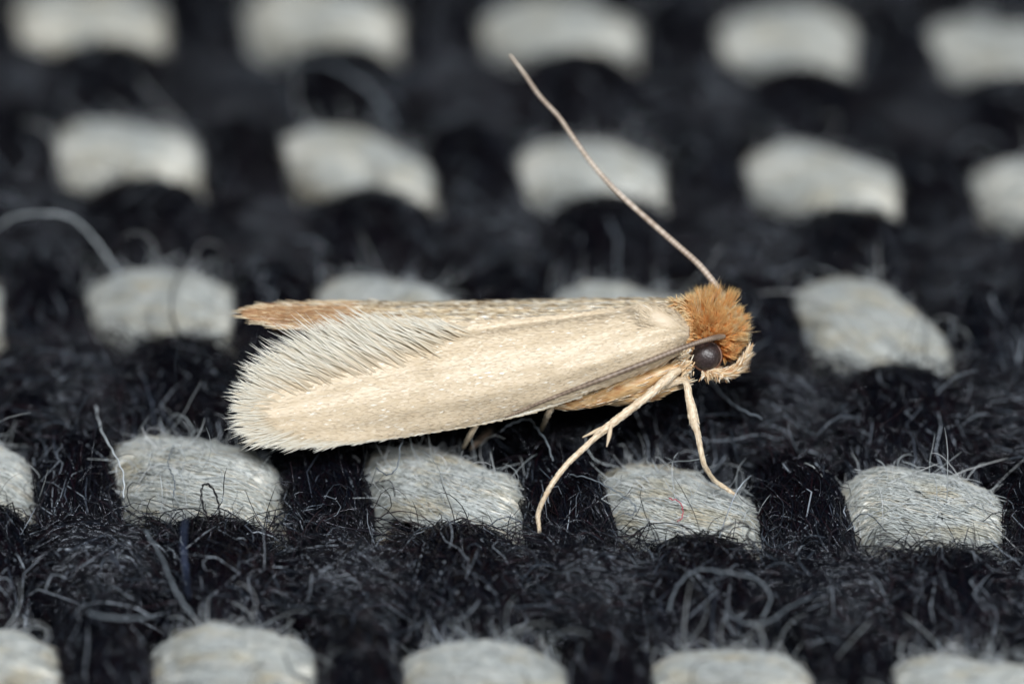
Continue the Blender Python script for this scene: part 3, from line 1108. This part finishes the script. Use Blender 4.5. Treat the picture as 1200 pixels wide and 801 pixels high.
# antennae
o, P_, R_ = limb('antenna', [(848, 394, .24, .034), (840, 395, .32, .042), (828, 398, .40, .036), (812, 403, .45, .036), (785, 413, .50, .038), (750, 427, .55, .038), (700, 446, .56, .036),
                             (660, 461, .50, .027), (625, 475, .44, .022), (602, 485, .38, .016), (592, 489, .34, .010)], MAT['antenna'], moth, sides=12, n=240, wob=.012)
o['label'] = 'brown antenna folded back along the near wing'
o, P_, R_ = limb('antenna', [(846, 346, -.20, .050), (838, 333, -.22, .045), (820, 311, -.28, .044), (798, 291, -.35, .042), (776, 272, -.42, .041), (732, 233, -.56, .038), (710, 211, -.62, .036), (690, 187, -.70, .034),
                             (668, 156, -.78, .032), (654, 136, -.84, .030), (632, 112, -.92, .028), (614, 86, -1.0, .025), (598, 65, -1.05, .020)], MAT['antenna_pale'], moth, sides=12, n=300, wob=.012)
o['label'] = 'pale antenna raised over the back'

# ------------------------------------------------------------------ single stray fibres lying on the cloth
def flat_mat(name, c, rough=.35, trans=.2):
    return fibre_mat(name, [(0, c), (1, c)], rough, .5, trans=trans)


MAT['s_pale'] = flat_mat('stray_pale', (.55, .60, .63))
MAT['s_grey'] = flat_mat('stray_grey', (.17, .20, .23))
MAT['s_blue'] = flat_mat('stray_blue', (.05, .07, .13))
MAT['s_black'] = flat_mat('stray_black', (.008, .008, .01), .35, 0)
MAT['s_red'] = flat_mat('stray_red', (.55, .10, .14))


def stray(label, pts, mat, rad, group=None):
    """pts px,py,height above the cloth"""
    W3 = np.array([on_cloth(p[0], p[1], p[2]) for p in pts])
    P = smooth_path(W3, 10 * len(pts))
    P = P + .006 * np.stack([np.sin(np.arange(len(P)) * .9), np.cos(np.arange(len(P)) * .7), np.sin(np.arange(len(P)) * 1.1)], -1)
    R = np.full(len(P), rad * .60) * (1 + .12 * np.sin(np.arange(len(P)) * .8))
    V, F, rn, al = tubes(P[None], R[None], 7)
    o = link_mesh('loose_fibre', V, F, MAT[mat], None, {'rnd': rn, 'along': al})
    c = P.mean(0)
    o['label'] = label
    o['category'] = 'fibre'
    o['group'] = 'stray fibres on the cloth'
    return o


stray('long pale hair arching over the black wool at the left edge', [(-12, 272, .1), (0, 264, .4), (20, 253, .6), (60, 250, .8), (88, 258, .7), (112, 282, .4), (128, 305, .2), (142, 325, .1)], 's_pale', .021)
stray('blue-grey fibre curling in an arch over the lower right black wool', [(783, 716, .05), (793, 688, .2), (815, 668, .4), (850, 670, .45), (888, 679, .4), (903, 700, .25), (893, 724, .1)], 's_grey', .016)
stray('pale wavy fibre hanging in a shallow U at the lower right', [(852, 705, .15), (856, 718, .2), (875, 730, .2), (902, 727, .25), (925, 711, .3), (950, 699, .2)], 's_grey', .014)
stray('straight grey fibre pointing down right below the moth head', [(828, 440, .1), (846, 462, .3), (866, 478, .35), (893, 490, .4)], 's_grey', .019)
stray('dim blurred arc of fibre near the top edge', [(310, 84, .1), (345, 74, .6), (385, 76, .8), (425, 98, .7), (452, 128, .4), (463, 152, .1)], 's_grey', .026)
stray('tiny red thread on the white yarn near the front foot', [(784, 584, .06), (795, 587, .10), (800, 595, .12), (799, 606, .12), (794, 611, .05)], 's_red', .011)
stray('black kinked fibre hooked over the white yarn under the front foot', [(822, 633, .1), (836, 627, .2), (846, 620, .3), (860, 613, .36), (872, 613, .36), (879, 619, .3), (875, 628, .25), (882, 642, .1)], 's_black', .022)
stray('pale blue fibre running down the left end of the lower left white yarn', [(112, 476, .2), (119, 504, .25), (132, 528, .25), (144, 554, .2), (145, 582, .1)], 's_pale', .017)
stray('dark looped fibre standing before the lower left white yarn', [(242, 604, .1), (236, 584, .2), (237, 570, .3), (243, 567, .32), (251, 575, .3), (256, 590, .25), (257, 606, .1)], 's_black', .020)
stray('thin dark hair lying down across the lower left white yarn', [(203, 522, .1), (199, 533, .12), (197, 545, .14), (202, 556, .16), (205, 568, .16), (203, 582, .12)], 's_grey', .012)
stray('dark hair curved across the white yarn behind the wing tip', [(218, 312, .2), (205, 332, .25), (201, 350, .26), (202, 372, .25), (212, 396, .2)], 's_black', .022)
stray('frayed pale fibre bent under the belly beside the thin leg', [(585, 506, .3), (600, 496, .35), (620, 491, .35), (629, 502, .3), (641, 518, .3), (648, 540, .15)], 's_grey', .014)
stray('out of focus blue fibre standing upright at the lower left', [(221, 700, .1), (218, 672, .6), (215, 640, .9), (217, 606, 1.3)], 's_blue', .032)
stray('blurred grey fibre slanting down to the bottom left white yarn', [(170, 622, .5), (188, 650, .5), (205, 690, .4), (226, 722, .15)], 's_grey', .024)
stray('short blurred pale stub left of the bottom left white yarn', [(104, 718, .4), (122, 722, .45), (150, 724, .4), (182, 722, .1)], 's_grey', .026)
stray('black hair looped in a hook over the white yarn below the wing', [(470, 515, .15), (480, 505, .3), (470, 520, .35), (466, 545, .3), (455, 556, .2), (440, 548, .1)], 's_grey', .013)
stray('long grey hair crossing from the black wool to the white yarn under the front leg', [(668, 556, .2), (690, 560, .3), (712, 570, .35), (735, 584, .35), (745, 594, .3), (741, 603, .2), (733, 600, .2)], 's_grey', .015)
